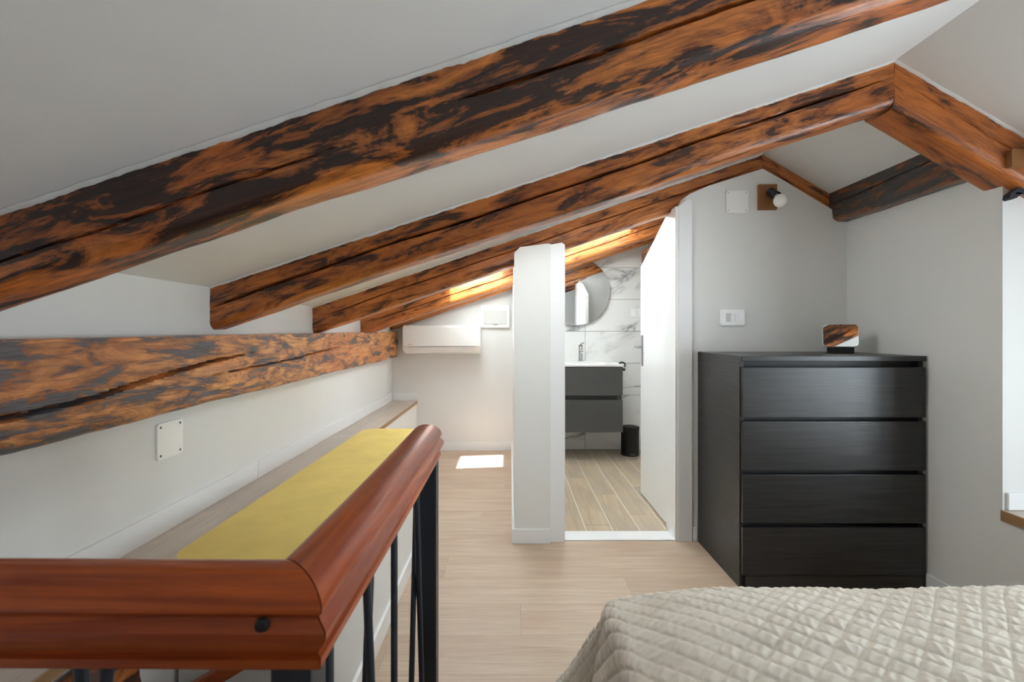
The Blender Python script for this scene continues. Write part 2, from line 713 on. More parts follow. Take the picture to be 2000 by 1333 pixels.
wall_with('wall_left', [(XL - .18, XL, YF - .2, YE + .2, -1.6, 1.45)])
wall_with('wall_front', [(XL, 2.7, YF - .18, YF, -0.1, 2.3)])
wall_with('wall_hall_end', [(XL, 0.12, YE - 0.03, YE + .15, -0.1, 1.9)])
wb = wall_with('wall_bathroom_end', [(0.12, 2.0, YE + 0.008, YE + .15, -0.1, 2.3)], 'tilegrout')
# marble tiles on the bathroom end wall
tile_mesh = {}
zz = [0.0, 0.214, 0.513, 0.812, 1.112, 1.411, 1.711, 2.01]
xx = [0.125, 0.703 - 0.0, 1.303, 1.78]
for i in range(len(xx) - 1):
    for j in range(len(zz) - 1):
        w, h = xx[i + 1] - xx[i] - 0.004, zz[j + 1] - zz[j] - 0.004
        key = (round(w, 4), round(h, 4))
        if key not in tile_mesh:
            b = B()
            box(b, -w / 2, w / 2, 0, 0.009, 0, h, 0.0008, 1)
            me = bpy.data.meshes.new('tile')
            b.to_mesh(me)
            b.free()
            me.materials.append(M['marble'])
            tile_mesh[key] = me
        o = bpy.data.objects.new('tile', tile_mesh[key])
        o.location = ((xx[i] + xx[i + 1]) / 2, YE, zz[j] + 0.0015)
        link(o, wb)
# partition between hall and bathroom with its plastered front edge
bm = B()
prism(bm, [(2.62, -0.1), (YE, -0.1), (YE, 1.80), (2.71, 1.80), (2.71, 1.5), (2.62, 1.5)], 'x', 0.02, 0.12)
prism(bm, [(0.02, -0.1), (0.21, -0.1), (0.21, 1.564), (0.19, 1.566), (0.09, 1.552), (0.05, 1.548), (0.02, 1.518)], 'y', 2.53, 2.64)
struct('wall_partition', bm, M['wall'])
# gable wall beside the door
bm = B()
prism(bm, [(0.885, -0.1), (XR, -0.1), (XR, 1.70), (1.728, 1.737), (1.60, 1.812), (1.45, 1.903), (1.335, 1.968), (1.2, 1.925), (1.05, 1.878),
           (0.95, 1.835), (0.915, 1.81), (0.895, 1.775), (0.885, 1.765)], 'y', 2.56, 2.72)
struct('wall_gable', bm, M['wall'])
# right knee wall, window recess jamb and low wall under the recess
bm = B()
box(bm, XR, XR + .2, 1.75, YE + .2, -0.1, 2.0)
box(bm, XR + .1, 2.7, 1.751, 1.95, -0.1, 2.0)
box(bm, XR, 2.7, YF - .2, 1.751, -0.1, 0.42)
box(bm, XR, 2.7, YF - .2, -0.45, 0.42, 2.0)
struct('wall_right', bm, M['wall'])
# window wall of the recess
WY0, WY1, WZ0, WZ1, WX = -0.02, 1.16, 0.50, 1.36, 2.42
bm = B()
box(bm, WX, WX + .12, -0.5, WY0, 0.42, 1.8)
box(bm, WX, WX + .12, WY1, 1.76, 0.42, 1.8)
box(bm, WX, WX + .12, WY0, WY1, 0.42, WZ0)
box(bm, WX, WX + .12, WY0, WY1, WZ1, 1.8)
struct('wall_recess', bm, M['wall'])
w1 = bpy.data.objects.new('window_1', None)
w1.location = (WX + .05, 0.6, WZ0)
COL.objects.link(w1)
tag(w1, 'white framed window in the recess beside the bed', None, None, 'structure')
mid = (WY0 + WY1) / 2
for (a, c) in ((WY0, mid), (mid, WY1)):
    b = B()
    box(b, WX + .03, WX + .08, a, a + .05, WZ0, WZ1, .004)
    box(b, WX + .03, WX + .08, c - .05, c, WZ0, WZ1, .004)
    box(b, WX + .03, WX + .08, a + .05, c - .05, WZ0, WZ0 + .05, .004)
    box(b, WX + .03, WX + .08, a + .05, c - .05, WZ1 - .05, WZ1, .004)
    s = obj('sash', b, M['lacquer'], w1)
    b = B()
    box(b, WX + .05, WX + .055, a + .05, c - .05, WZ0 + .05, WZ1 - .05)
    obj('pane', b, M['glass'], s)
portal((WX + .10, mid, (WZ0 + WZ1) / 2), (-1, 0, 0), WY1 - WY0, WZ1 - WZ0)

# ---- skylights: clear one over the passage, frosted ones added to brighten the rooms
def skylight(name, xa, xb, glass, label, up=0.07, ra='sky', rb='r4'):
    e = bpy.data.objects.new(name, None)
    c = (row_pt(ra, xa) + row_pt(rb, xb)) / 2
    e.location = c
    COL.objects.link(e)
    tag(e, label, None, None, 'structure')
    pa, pb = row_pt(ra, xa), row_pt(ra, xb)
    pc, pd = row_pt(rb, xb), row_pt(rb, xa)
    u = Vector((0, 0, up))
    ring = [pa, pb, pc, pd]
    for k in range(4):
        p, q = ring[k], ring[(k + 1) % 4]
        n = Vector(((q - p).y, -(q - p).x, 0)).normalized() * 0.03
        b = B()
        vs = [b.verts.new(v) for v in (p, q, q + u, p + u, p + n, q + n, q + u + n, p + u + n)]
        for f in ((0, 1, 2, 3), (7, 6, 5, 4), (0, 4, 5, 1), (1, 5, 6, 2), (2, 6, 7, 3), (3, 7, 4, 0)):
            b.faces.new([vs[i] for i in f])
        obj('frame_side', b, M['lacquer'], e)
    b = B()
    h = u * (0.95 if glass is M['glass'] else 0.3)
    vs = [b.verts.new(p + h) for p in ring] + [b.verts.new(p + h + Vector((0, 0, .006))) for p in ring]
    for f in ((0, 1, 2, 3), (7, 6, 5, 4), (0, 4, 5, 1), (1, 5, 6, 2), (2, 6, 7, 3), (3, 7, 4, 0)):
        b.faces.new([vs[i] for i in f])
    obj('pane', b, glass, e)


skylight('window_2', -0.44, -0.065, M['glass'], 'roof window over the passage in front of the fourth rafter')
skylight('added_window_3', 0.20, 0.85, M['frost'], 'added frosted roof window brightening the bathroom, hidden behind the third rafter')  # added opening, unseen from the camera, lifts the bathroom light
skylight('added_window_4', -0.26, 0.55, M['frost'], 'added frosted roof window brightening the room, hidden between the second and third rafter', ra='mid0', rb='mid1')  # added behind the second rafter to light the middle of the room
skylight('added_window_5', -0.44, -0.065, M['frost'], 'added frosted roof window brightening the far end of the passage, out of view', ra='far0', rb='far1')  # added unseen opening that brightens the passage end wall
skylight('added_window_6', 0.20, 0.85, M['frost'], 'added frosted roof window brightening the vanity wall, out of view', ra='far0', rb='far1')  # added unseen opening that brightens the marble and vanity

# ---- baseboards, threshold, casings
BB = 0.075


def board(name, q, mat='trim', bev=0.003):
    b = B()
    box(b, *q, bev, 2)
    return struct(name, b, M[mat])


board('baseboard_hall_end', (-0.865, 0.018, YE - 0.042, YE - 0.03, 0, BB))
board('baseboard_partition_front', (0.008, 0.208, 2.518, 2.53, 0, BB))
board('baseboard_partition_side', (0.008, 0.02, 2.519, YE - 0.042, 0, BB))
board('baseboard_gable', (0.960, 0.985, 2.548, 2.56, 0, BB))
board('baseboard_right', (XR - 0.012, XR, 1.10, 2.06, 0, BB))
board('baseboard_left', (XL, XL + 0.012, 2.105, YE - 0.044, 0.464, 0.464 + BB))
board('baseboard_left_front', (XL, XL + 0.012, YF, 2.103, 0.464, 0.464 + BB))
board('baseboard_ledge_end', (XL + 0.012, -0.868, YE - 0.042, YE - 0.03, 0.464, 0.464 + BB))
board('baseboard_recess', (XR + .012, WX, 1.739, 1.751, 0.46, 0.46 + 0.062))
board('trim_1', (0.286, 0.885, 2.553, 2.667, -0.012, 0.006), 'lacquer')
b = B()
prism(b, [(0.21, 0), (0.286, 0), (0.286, 1.560), (0.27, 1.572), (0.21, 1.562)], 'y', 2.538, 2.552)
box(b, 0.262, 0.286, 2.551, 2.70, 0, 1.558)
struct('trim_2', b, M['trim'])
b = B()
prism(b, [(0.886, 0), (0.955, 0), (0.955, 1.80), (0.93, 1.80), (0.886, 1.765)], 'y', 2.545, 2.561)
struct('trim_3', b, M['trim'])
b = B()
box(b, 0.868, 0.886, 2.548, 2.70, 0, 1.765, 0.002)
struct('trim_4', b, M['lacquer'])

# ---- wall ledge along the left wall, low bench and stairwell
led = thing('wall_ledge', (-0.99, 2.5, 0), 'long low built-in ledge with grey oak top running along the left wall', 'ledge')
LX = -0.868
yj = [0.45, 1.72, 3.0, YE - 0.03]
for a, c in zip(yj, yj[1:]):
    b = B()
    box(b, XL, LX - 0.004, a + .0004, c - .0004, 0.440, 0.464)
    obj('top_board', b, M['ledge'], led)
b = B()
box(b, LX - 0.004, LX, 0.45, YE - 0.03, 0.438, 0.4645, 0.001, 1)
tag(obj('edge_band', b, M['edge'], led), 'warm oak front edge')
b = B()
box(b, XL + 0.001, LX - 0.010, 0.45, YE - 0.03, -0.5, 0.440)
obj('front_panel', b, M['wall'], led)

BX, BY0, BY1 = -0.465, 1.262, 2.92
ben = thing('bench', (-0.66, 2.1, 0), 'white plastered box bench under the yellow cushion', 'bench')
b = B()
box(b, LX + 0.001, BX, BY0, BY1, -0.5, 0.455, 0.004)
obj('body', b, M['wall'], ben)
b = B()
box(b, BX, BX + 0.012, BY0 + .002, BY1 + .012, 0, BB, 0.003)
obj('skirting', b, M['trim'], ben)
# yellow cushion
cw, cl_, ch = (-0.478) - (LX + 0.004), BY1 - BY0 + 0.01, 0.062
b = B()
pts = rrect(cw, cl_, 0.055, 8)
prism(b, pts, 'z', 0.457, 0.457 + ch)
bmesh.ops.translate(b, verts=b.verts, vec=((-0.478 + LX + 0.004) / 2, (BY0 + BY1) / 2 - 0.015, 0))
es = [e for e in b.edges if abs(e.verts[0].co.z - e.verts[1].co.z) < 1e-4]
bmesh.ops.bevel(b, geom=es, offset=0.016, segments=4, profile=0.6, affect='EDGES')
cu = obj('cushion', b, M['yellow'], None, 50)
tag(cu, 'long flat yellow canvas cushion on the bench behind the handrail', 'cushion')

b = B()
x0, x1, y0, y1 = STW
box(b, x1, x1 + .05, y0, y1, -1.5, -0.014)
box(b, x0, x1, y0 - .05, y0, -1.5, -0.014)
box(b, x0, x1, y1 + .002, y1 + .05, -1.5, -0.51)
box(b, BX + 0.001, x1, y1, y1 + .05, -1.5, -0.014)
box(b, x0, x1 + .05, y0 - .05, y1 + .05, -1.55, -1.5)
struct('wall_stairwell', b, M['wall'])
st = thing('stair', (-0.6, 0.9, -1.5), 'oak stair treads going down into the stairwell behind the railing', 'stairs')
for i in range(3):
    b = B()
    box(b, LX + .001, x1 - .002, y0 + .001 + i * .246, y0 + (i + 1) * .246, -0.22 * (i + 1) - .035, -0.22 * (i + 1), 0.004)
    obj('tread', b, M['edge'], st)
    b = B()
    box(b, LX + .001, x1 - .002, y0 + .012 + i * .246, y0 + .026 + i * .246, -0.22 * (i + 1) - .255, -0.22 * (i + 1) - .036)
    obj('riser', b, M['wall'], st)
# wall handrail on the near end of the bench
hr = thing('lower_handrail', (-0.68, 1.2, 0.1), 'short red-brown sloping handrail fixed to the near end of the bench', 'handrail')
b = B()
P0, P1 = Vector((-0.84, 1.205, 0.178)), Vector((-0.50, 1.205, 0.383))
d = (P1 - P0).normalized()
nn = Vector((-d.z, 0, d.x))
vs = []
for p in (P0, P1):
    vs.append([b.verts.new(p + nn * s * .017 + Vector((0, t * .02, 0))) for s, t in ((-1, -1), (1, -1), (1, 1), (-1, 1))])
for k in range(4):
    b.faces.new((vs[0][k], vs[0][(k + 1) % 4], vs[1][(k + 1) % 4], vs[1][k]))
b.faces.new(vs[0][::-1])
b.faces.new(vs[1])
bmesh.ops.bevel(b, geom=list(b.edges), offset=.006, segments=3, affect='EDGES')
obj('rail', b, M['rail'], hr, 40)
for t in (0.15, 0.85):
    b = B()
    p = P0.lerp(P1, t)
    cyl(b, p + Vector((0, .015, -.005)), p + Vector((0, .0575, -.005)), .006, seg=10)
    obj('bracket', b, M['black'], hr)

# ================================================================== timbers
def beam(name, p0, p1, depth, w, h, mat, label, xa=None, xb=None, cracks=(), rough=0.004, round_=0.03, nlen=150, seed=0, up=0.03, group='old roof timbers', axis=0, taper=0.0):
    """hewn timber: p0-p1 is the upper visible arris; it goes back by w along depth and hangs down by h"""
    p0, p1 = Vector(p0), Vector(p1)
    ex = (p1 - p0).normalized()
    ey = Vector(depth)
    ey = (ey - ex * ey.dot(ex)).normalized()
    ez = ex.cross(ey)
    if ez.z < 0:
        ez = -ez
    L = (p1 - p0).length
    # section, going down the visible face, along the bottom, up the back
    sec = []
    nf = 46
    for k in range(nf + 1):
        sec.append((0.0, up - (h + up - round_) * k / nf))
    for k in range(1, 7):
        a = math.radians(90 * k / 6)
        sec.append((round_ * (1 - math.cos(a)), -h + round_ - round_ * math.sin(a)))
    for k in range(1, 19):
        sec.append((round_ + (w - 2 * round_) * k / 18, -h))
    for k in range(1, 5):
        a = math.radians(90 * k / 4)
        sec.append((w - round_ + round_ * math.sin(a), -h + round_ - round_ * math.cos(a)))
    for k in range(1, 9):
        sec.append((w, -h + round_ + (h + up - round_) * k / 8))
    ns = len(sec)
    bm = B()
    rows = []
    for i in range(nlen + 1):
        t = i / nlen
        row = []
        for (sy, sz) in sec:
            # ends cut plumb on a plane of the given world coordinate
            a0, a1 = 0.0, L
            if xa is not None:
                a0 = (xa - p0[axis] - sz * ez[axis] - sy * ey[axis]) / ex[axis]
            if xb is not None:
                a1 = (xb - p0[axis] - sz * ez[axis] - sy * ey[axis]) / ex[axis]
            x = a0 + (a1 - a0) * t
            y, z = sy, sz
            f = noise.noise(Vector((x * 1.7 + seed, y * 5, z * 5 + seed)))
            g = noise.noise(Vector((x * 6 + seed * 2, y * 16, z * 16)))
            q = noise.noise(Vector((x * 22 + seed * 3, y * 45, z * 45)))
            am = rough * (1.2 * f + 0.9 * g + 0.35 * q)
            wob = 0.010 * noise.noise(Vector((x * 0.9 + seed * 5, 3.3, 1.1)))
            if sz < up - 0.02:
                s = min(1.0, (up - sz) / 0.08)
                if sz <= -h + round_ * 0.5:
                    z += am * 0.6 + wob
                elif sy < w * 0.5:
                    y += am * s
                    if sz < 0:
                        z += wob * (-sz / h)
                else:
                    y -= am * s
            if sy == 0.0:
                for (cs, cd, cwid) in cracks:
                    zc = None
                    for (ta, za), (tb, zb) in zip(cs, cs[1:]):
                        if ta <= t <= tb:
                            zc = za + (zb - za) * (t - ta) / (tb - ta)
                            ends = min(1.0, (t - cs[0][0]) / 0.06, (cs[-1][0] - t) / 0.06)
                    if zc is not None:
                        zc = -h * zc + 0.006 * noise.noise(Vector((x * 3.5 + seed, 7.7, 0))) + 0.002 * noise.noise(Vector((x * 14 + seed, 2.7, 0)))
                        dd = abs(sz - zc) / (cwid * max(0.25, ends))
                        if dd < 1:
                            y += cd * max(0.0, ends) * (1 - dd * dd)
            row.append(bm.verts.new((x, y, z)))
        rows.append(row)
    for a, c in zip(rows, rows[1:]):
        for k in range(ns - 1):
            bm.faces.new((a[k], a[k + 1], c[k + 1], c[k]))
        bm.faces.new((a[ns - 1], a[0], c[0], c[ns - 1]))
    bm.faces.new(rows[0])
    bm.faces.new(rows[-1][::-1])
    bmesh.ops.recalc_face_normals(bm, faces=bm.faces)
    me = bpy.data.meshes.new(name)
    bm.to_mesh(me)
    bm.free()
    me.polygons.foreach_set('use_smooth', [True] * len(me.polygons))
    me.set_sharp_from_angle(angle=math.radians(38))
    me.materials.append(mat)
    o = bpy.data.objects.new(name, me)
    mw = Matrix((ex, ey, ez)).transposed().to_4x4()
    mw.translation = p0
    o.matrix_world = mw
    COL.objects.link(o)
    tag(o, label, 'beam', group)
    return o


W1 = mat_beam('scorched_varnished_timber', 0.49, seed=1.0, gloss=0.30)
W2 = mat_beam('brown_varnished_timber', 0.36, light=(216, 132, 60), light2=(182, 102, 44), darkc=(60, 36, 26), seed=2.0)
W3 = mat_beam('brown_varnished_timber_far', 0.24, light=(212, 134, 68), light2=(180, 106, 52), darkc=(72, 42, 28), seed=3.0)
W5 = mat_beam('plain_orange_timber', 0.10, light=(206, 128, 62), light2=(184, 108, 52), darkc=(84, 50, 34), seed=9.0)
W4 = mat_beam('orange_varnished_timber', 0.20, light=(222, 140, 72), light2=(192, 112, 56), darkc=(70, 46, 36), seed=4.0, gloss=0.22)
WR = mat_beam('chestnut_timber', 0.26, light=(202, 116, 46), light2=(170, 92, 36), darkc=(70, 38, 22), seed=5.0)
WP = mat_beam('dark_plate_timber', 0.66, light=(150, 96, 54), light2=(120, 76, 44), darkc=(44, 38, 34), grey=0.35, seed=6.0)
WL = mat_beam('worn_wall_timber', 0.55, light=(236, 168, 100), light2=(216, 138, 78), darkc=(68, 62, 66), grey=0.8, gloss=0.34, fade=(0.6, 3.2, 0.11), seed=8.0)

RW = 0.11
DY = (0, 1, 0)
spec = [
    ('r1', 0.115, 0.142, W1, 'thick dark scorched rafter nearest the camera crossing the whole ceiling', [([(0.03, .66), (.2, .62), (.36, .56)], .008, .0022), ([(0.40, .52), (.55, .46), (.72, .41), (.98, .40)], .020, .0036)], 1),
    ('r2', 0.12, 0.145, W2, 'brown rafter between the scorched near one and the door wall, long split', [([(0.0, .50), (.2, .42), (.5, .40), (1.0, .34)], .03, .0045)], 2),
    ('r3', 0.12, 0.142, W3, 'brown rafter over the bathroom doorway and partition wall', [([(0.03, .46), (.5, .42), (1.0, .45)], .016, .003)], 3),
    ('r4', 0.11, 0.13, W4, 'sunlit orange rafter behind the doorway one, under the roof window', [([(0.05, .40), (.5, .46), (.95, .5)], .016, .003)], 4),
    ('r5', 0.11, 0.085, W5, 'orange rafter closest to the end wall above the air conditioner', [], 5),
]
for key, w, h, m, lab, cr, sd in spec:
    a = row_pt(key, XL)
    c = row_pt(key, XRIDGE)
    beam('rafter_beam', a, c, DY, w, h, m, lab, xa=XL - 0.05, xb=XRIDGE, cracks=cr, seed=sd, rough=0.005 if sd == 1 else 0.004)
for key, w, h, m, lab, sd, xe in (
        ('r1', 0.13, 0.15, W1, 'scorched rafter falling right of the ridge, nearest the camera', 11, 2.45),
        ('r2', 0.15, 0.142, WR, 'chestnut rafter falling right from the ridge towards the window recess', 12, 2.45),
        ('r3', 0.12, 0.125, W3, 'short brown rafter falling right of the ridge above the wall lamp', 13, 1.80)):
    a = row_pt(key, XRIDGE + 0.002)
    c = row_pt(key, 2.3)
    beam('rafter_beam', a, c, DY, w, h, m, lab, xa=XRIDGE + 0.002, xb=xe, seed=sd, nlen=90,
         cracks=[([(0.0, .35), (.5, .42), (1.0, .4)], .01, .0025)])
# plate on top of the right knee wall
beam('plate_beam', (1.70, 1.80, 1.842), (1.70, 2.60, 1.842), (1, 0, 0), 0.16, 0.155, WP, 'dark greyish timber lying on top of the right wall above the dresser',
     seed=21, nlen=70, axis=1, rough=0.006, round_=0.045, up=0.0, cracks=[([(0.0, .3), (1.0, .4)], .008, .002)])
# heavy wall timber let into the left wall
beam('wall_beam', (-1.04, 0.2, 1.080), (-1.045, YE - 0.07, 1.108), (-1, 0, 0), 0.14, 0.236, WL, 'heavy worn timber let into the left wall above the ledge',
     seed=31, nlen=300, axis=1, rough=0.006, round_=0.02, up=0.0,
     cracks=[([(0.0, .80), (.10, .72), (.165, .70), (.235, .62), (.30, .47), (.36, .38), (.42, .30)], .035, .006),
             ([(0.33, .62), (.42, .55), (.5, .50), (.58, .42), (.66, .36)], .02, .003)])
# bathroom purlin and rough beam end under the ledge
beam('purlin_beam', (1.235, 3.30, 1.86), (1.235, YE, 1.86), (1, 0, 0), 0.12, 0.12, W4, 'bathroom timber end showing past the top of the open door', seed=41, nlen=50, up=0.0)
beam('stub_beam', (-0.79, 0.50, 0.432), (-0.79, 1.03, 0.432), (-1, 0, 0), 0.078, 0.15, W2, 'rough timber end under the ledge in the stairwell', seed=51, nlen=60, up=0.0, rough=0.008)

# ================================================================== stair railing
ral = thing('stair_railing', (-0.205, 0.47, 0), 'black iron balustrade with red-brown moulded wooden handrail beside the bench', 'railing')
ZB = 0.795
HS = 1.12
half = [(0, .0705), (.010, .0698), (.020, .0672), (.028, .0625), (.0335, .0565), (.0360, .0505), (.0355, .0465), (.0330, .0440), (.0310, .0415), (.0330, .0390),
        (.0375, .0365), (.0410, .0335), (.0415, .0300), (.0405, .0265), (.0370, .0215), (.0335, .0165), (.0310, .0125), (.0305, .0100), (.0340, .0085), (.0340, .0015), (.0325, .0)]
half = [(a, z * HS) for a, z in half]
prof = [(a, z) for a, z in half] + [(-a, z) for a, z in half[::-1][:-1]]
CX, CY = -0.205, 0.470
YEND = 1.195


def rail_leg(pts_fn, n):
    bm = B()
    rows = []
    for i in range(n + 1):
        rows.append([bm.verts.new(pts_fn(i / n, a, z)) for a, z in prof])
    m = len(prof)
    for r0, r1 in zip(rows, rows[1:]):
        for k in range(m):
            bm.faces.new((r0[k], r0[(k + 1) % m], r1[(k + 1) % m], r1[k]))
    bm.faces.new(rows[0])
    bm.faces.new(rows[-1][::-1])
    return bm


def leg2(t, a, z):    # runs away from the camera; a>0 is the right side
    x = CX + a
    y0 = CY - a + 0.0006
    y1 = YEND - 0.004 * (abs(a) / .038) ** 2 - 0.006 * max(0, (z - .05) / .02)
    y = y0 + (y1 - y0) * t
    return (x, y, ZB + z + 0.0015 * math.sin(y * 6))


def leg1(t, a, z):    # runs to the left wall; a>0 is the camera side
    y = CY - a
    x0 = CX + a - 0.0006
    x = x0 + (XL - x0) * t
    return (x, y, ZB + z + 0.0015 * math.sin(CY * 6) + 0.0008 * math.sin(x * 9))


obj('handrail', rail_leg(leg1, 50), M['rail'], ral, 35, loc=(CX, CY, ZB))
o = obj('handrail', rail_leg(leg2, 50), M['raily'], ral, 35)
b = B()
lathe(b, (-0.222, CY - 0.0395, ZB + 0.043), (0, 1, 0), [(0, -.0012), (.004, -.001), (.006, 0.0), (.0065, .004), (0, .006)], 16)
tag(obj('bolt_plug', b, M['matteblack'], ral), 'dark plug in the near handrail')


def post(x, y, w):
    b = B()
    box(b, x - w / 2, x + w / 2, y - w / 2, y + w / 2, -0.012 if y < 0.4 else 0.0, ZB + 0.0005, 0.003)
    obj('post', b, M['black'], ral)


post(CX, CY, 0.038)
post(CX + 0.010, YEND - 0.035, 0.040)
b = B()
box(b, CX - .015, CX + .015, CY + .02, YEND - .054, 0.07, 0.078)
obj('bottom_bar', b, M['black'], ral)
b = B()
box(b, XL + .001, CX - .02, CY - .015, CY + .015, 0.07, 0.078)
obj('bottom_bar', b, M['black'], ral)


def bar(p, q, r=0.006):
    b = B()
    cyl(b, p, q, r, seg=12)
    o = obj('baluster', b, M['black'], ral, 40)


for y in (0.545, 0.853):
    bar((CX, y, .078), (CX, y, ZB + .001))
for y in (0.70, 1.055):
    bar((CX + .0061, y - .036, ZB + .001), (CX + .0061, y + .060, .078))
    bar((CX - .0061, y + .036, ZB + .001), (CX - .0061, y - .060, .078))
for x in (-0.54, -0.84):
    bar((x, CY, .078), (x, CY, ZB + .001))
for x in (-0.405, -0.69, -0.98):
    bar((x - .02, CY + .0061, ZB + .001), (x + .042, CY + .0061, .078))
    bar((x + .02, CY - .0061, ZB + .001), (x - .042, CY - .0061, .078))

# ================================================================== dresser
DX0, DX1, DYF, DYB, DH = 0.985, 1.772, 2.06, 2.545, 1.0
dr = thing('dresser', ((DX0 + DX1) / 2, 2.3, 0), 'black oak chest of four drawers against the grey wall', 'dresser')
b = B()
box(b, DX0, DX0 + .018, DYF + .02, DYB, 0, DH - .022, .001, 1)
obj('side_panel', b, M['oak'], dr)
b = B()
box(b, DX1 - .018, DX1, DYF + .02, DYB, 0, DH - .022, .001, 1)
obj('side_panel', b, M['oak'], dr)
b = B()
box(b, DX0, DX1, DYF, DYB, DH - .022, DH, .0015, 1)
obj('top', b, M['oak'], dr)
b = B()
box(b, DX0 + .018, DX1 - .018, DYF + .05, DYB - .01, .06, DH - .022)
obj('carcass', b, M['matteblack'], dr)
b = B()
box(b, DX0 + .018, DX1 - .001, DYF + .004, DYF + .02, 0.0, .061, .001, 1)
obj('plinth', b, M['oak'], dr)
for z0, z1 in ((0.738, 0.951), (0.512, 0.721), (0.287, 0.494), (0.0645, 0.269)):
    b = B()
    box(b, DX0 + .004, DX1 - .003, DYF, DYF + .0185, z0, z1, .0015, 2)
    obj('drawer', b, M['oak'], dr)

# small mirror on the dresser
ck = thing('table_mirror', (1.615, 2.37, DH), 'small tilted mirror with rounded corners on a black foot, on the dresser', 'mirror')
b = B()
box(b, 1.569, 1.667, 2.345, 2.40, DH, DH + .028, .002)
obj('foot', b, M['matteblack'], ck)
pm = Matrix.Translation((1.612, 2.365, DH + .028 + .056)) @ Matrix.Rotation(math.radians(-29), 4, 'Z') @ Matrix.Rotation(math.radians(-13), 4, 'X')
b = B()
prism(b, rrect(.146, .112, .018, 6), 'y', -.009, .012)
bmesh.ops.transform(b, matrix=pm, verts=b.verts)
bdy = obj('body', b, M['plastic'], ck, 40)
b = B()
prism(b, rrect(.143, .109, .017, 6), 'y', -.0105, -.009)
bmesh.ops.transform(b, matrix=pm, verts=b.verts)
obj('mirror_face', b, M['mirror'], bdy, 40)

# ================================================================== wall fittings
def blank_plate(cx, cz, s, face, sm, label, r=.012, sc=0.0032):
    """square blank cover plate; face 'y' looks towards the camera, face 'x' into the room from the left wall"""
    if face == 'y':
        e = thing('cover_plate', (cx, 2.559, cz - s / 2), label, 'cover plate')
        b = B()
        prism(b, [(cx + p, cz + q) for p, q in rrect(s, s, r)], 'y', 2.553, 2.5598)
        obj('plate', b, M['plastic'], e)
        for p in (-1, 1):
            for q in (-1, 1):
                b = B()
                cyl(b, (cx + p * s * .40, 2.5525, cz + q * s * .40), (cx + p * s * .40, 2.556, cz + q * s * .40), sc, seg=10)
                obj('screw', b, sm, e)
    else:
        e = thing('cover_plate', (XL, cx, cz - s / 2), label, 'cover plate')
        b = B()
        prism(b, [(cx + p, cz + q) for p, q in rrect(s, s * .98, r)], 'x', XL + .0002, XL + .009)
        obj('plate', b, M['plastic'], e)
        for p in (-1, 1):
            for q in (-1, 1):
                b = B()
                cyl(b, (XL + .006, cx + p * s * .38, cz + q * s * .38), (XL + .0097, cx + p * s * .38, cz + q * s * .38), sc, seg=10)
                obj('screw', b, sm, e)


blank_plate(1.197, 1.791, .116, 'y', M['paleScrew'], 'square white blank cover plate beside the wall lamp')
blank_plate(1.568, 0.755, .118, 'x', M['screw'], 'square white blank cover plate with dark screws under the wall timber', sc=.0038)

sw = thing('light_switch', (1.17, 2.559, 1.138), 'white rectangular light switch plate above the dresser', 'light switch')
b = B()
prism(b, [(1.170 + p, 1.180 + q) for p, q in rrect(.128, .082, .008)], 'y', 2.549, 2.5598)
bmesh.ops.bevel(b, geom=[e for e in b.edges if e.verts[0].co.y < 2.55 and e.verts[1].co.y < 2.55], offset=.003, segments=2, affect='EDGES')
pl = obj('plate', b, M['plastic'], sw, 40)
for k in range(3):
    b = B()
    box(b, 1.170 - .034 + k * .023, 1.170 - .034 + (k + 1) * .023 - .0012, 2.5455, 2.551, 1.158, 1.202, .0015)
    obj('rocker', b, M['lacquer'] if k else M['plastic2'], sw)


def spot(px, py, pz, w, h, sock0, sock1, bulb, label, rb=.034):
    e = thing('wall_lamp', (px, py, pz), label, 'lamp', 'wooden plate spot lamps')
    b = B()
    box(b, px - w / 2, px + w / 2, py - .022, py - .0002, pz, pz + h, .0015)
    obj('back_plate', b, M['lampwood'], e)
    b = B()
    d = (Vector(sock1) - Vector(sock0)).normalized()
    L = (Vector(sock1) - Vector(sock0)).length
    lathe(b, sock0, d, [(0, 0), (.019, 0), (.021, .004), (.0225, L), (.0195, L), (.0185, L - .012), (0, L - .012)], 24)
    obj('socket', b, M['matteblack'], e, 40)
    b = B()
    cyl(b, (sock0[0], py - .02, sock0[2] - .004), Vector(sock0) + d * .012, .007, seg=12)
    obj('arm', b, M['matteblack'], e)
    b = B()
    bc = Vector(bulb)
    n0 = Vector(sock1) - d * .014
    ln = (bc - n0).length
    pr = [(.014, 0), (.016, ln - rb - .004)]
    for k in range(3, 16):
        a = math.pi * (1 - k / 15.0) 
        pr.append((rb * math.sin(a), ln + rb * math.cos(math.pi - (math.pi - a)) ))
    pr = [(.014, 0)] + [(rb * math.sin(t), ln - rb * math.cos(t)) for t in [math.radians(28 + (180 - 28) * k / 16) for k in range(17)]]
    pr[-1] = (0, pr[-1][1])
    lathe(b, n0, (bc - n0), pr, 28)
    obj('bulb', b, M['bulb'], e, 60)


spot(1.353, 2.56, 1.747, .094, .132, (1.352, 2.522, 1.838), (1.366, 2.480, 1.800), (1.374, 2.462, 1.772), 'wooden spot lamp with round bulb high on the gable wall')
spot(1.782, 1.690, 1.672, .105, .062, (1.805, 1.65, 1.728), (1.830, 1.615, 1.70), (1.850, 1.59, 1.676), 'wooden spot lamp fixed to the chestnut rafter at the right edge')

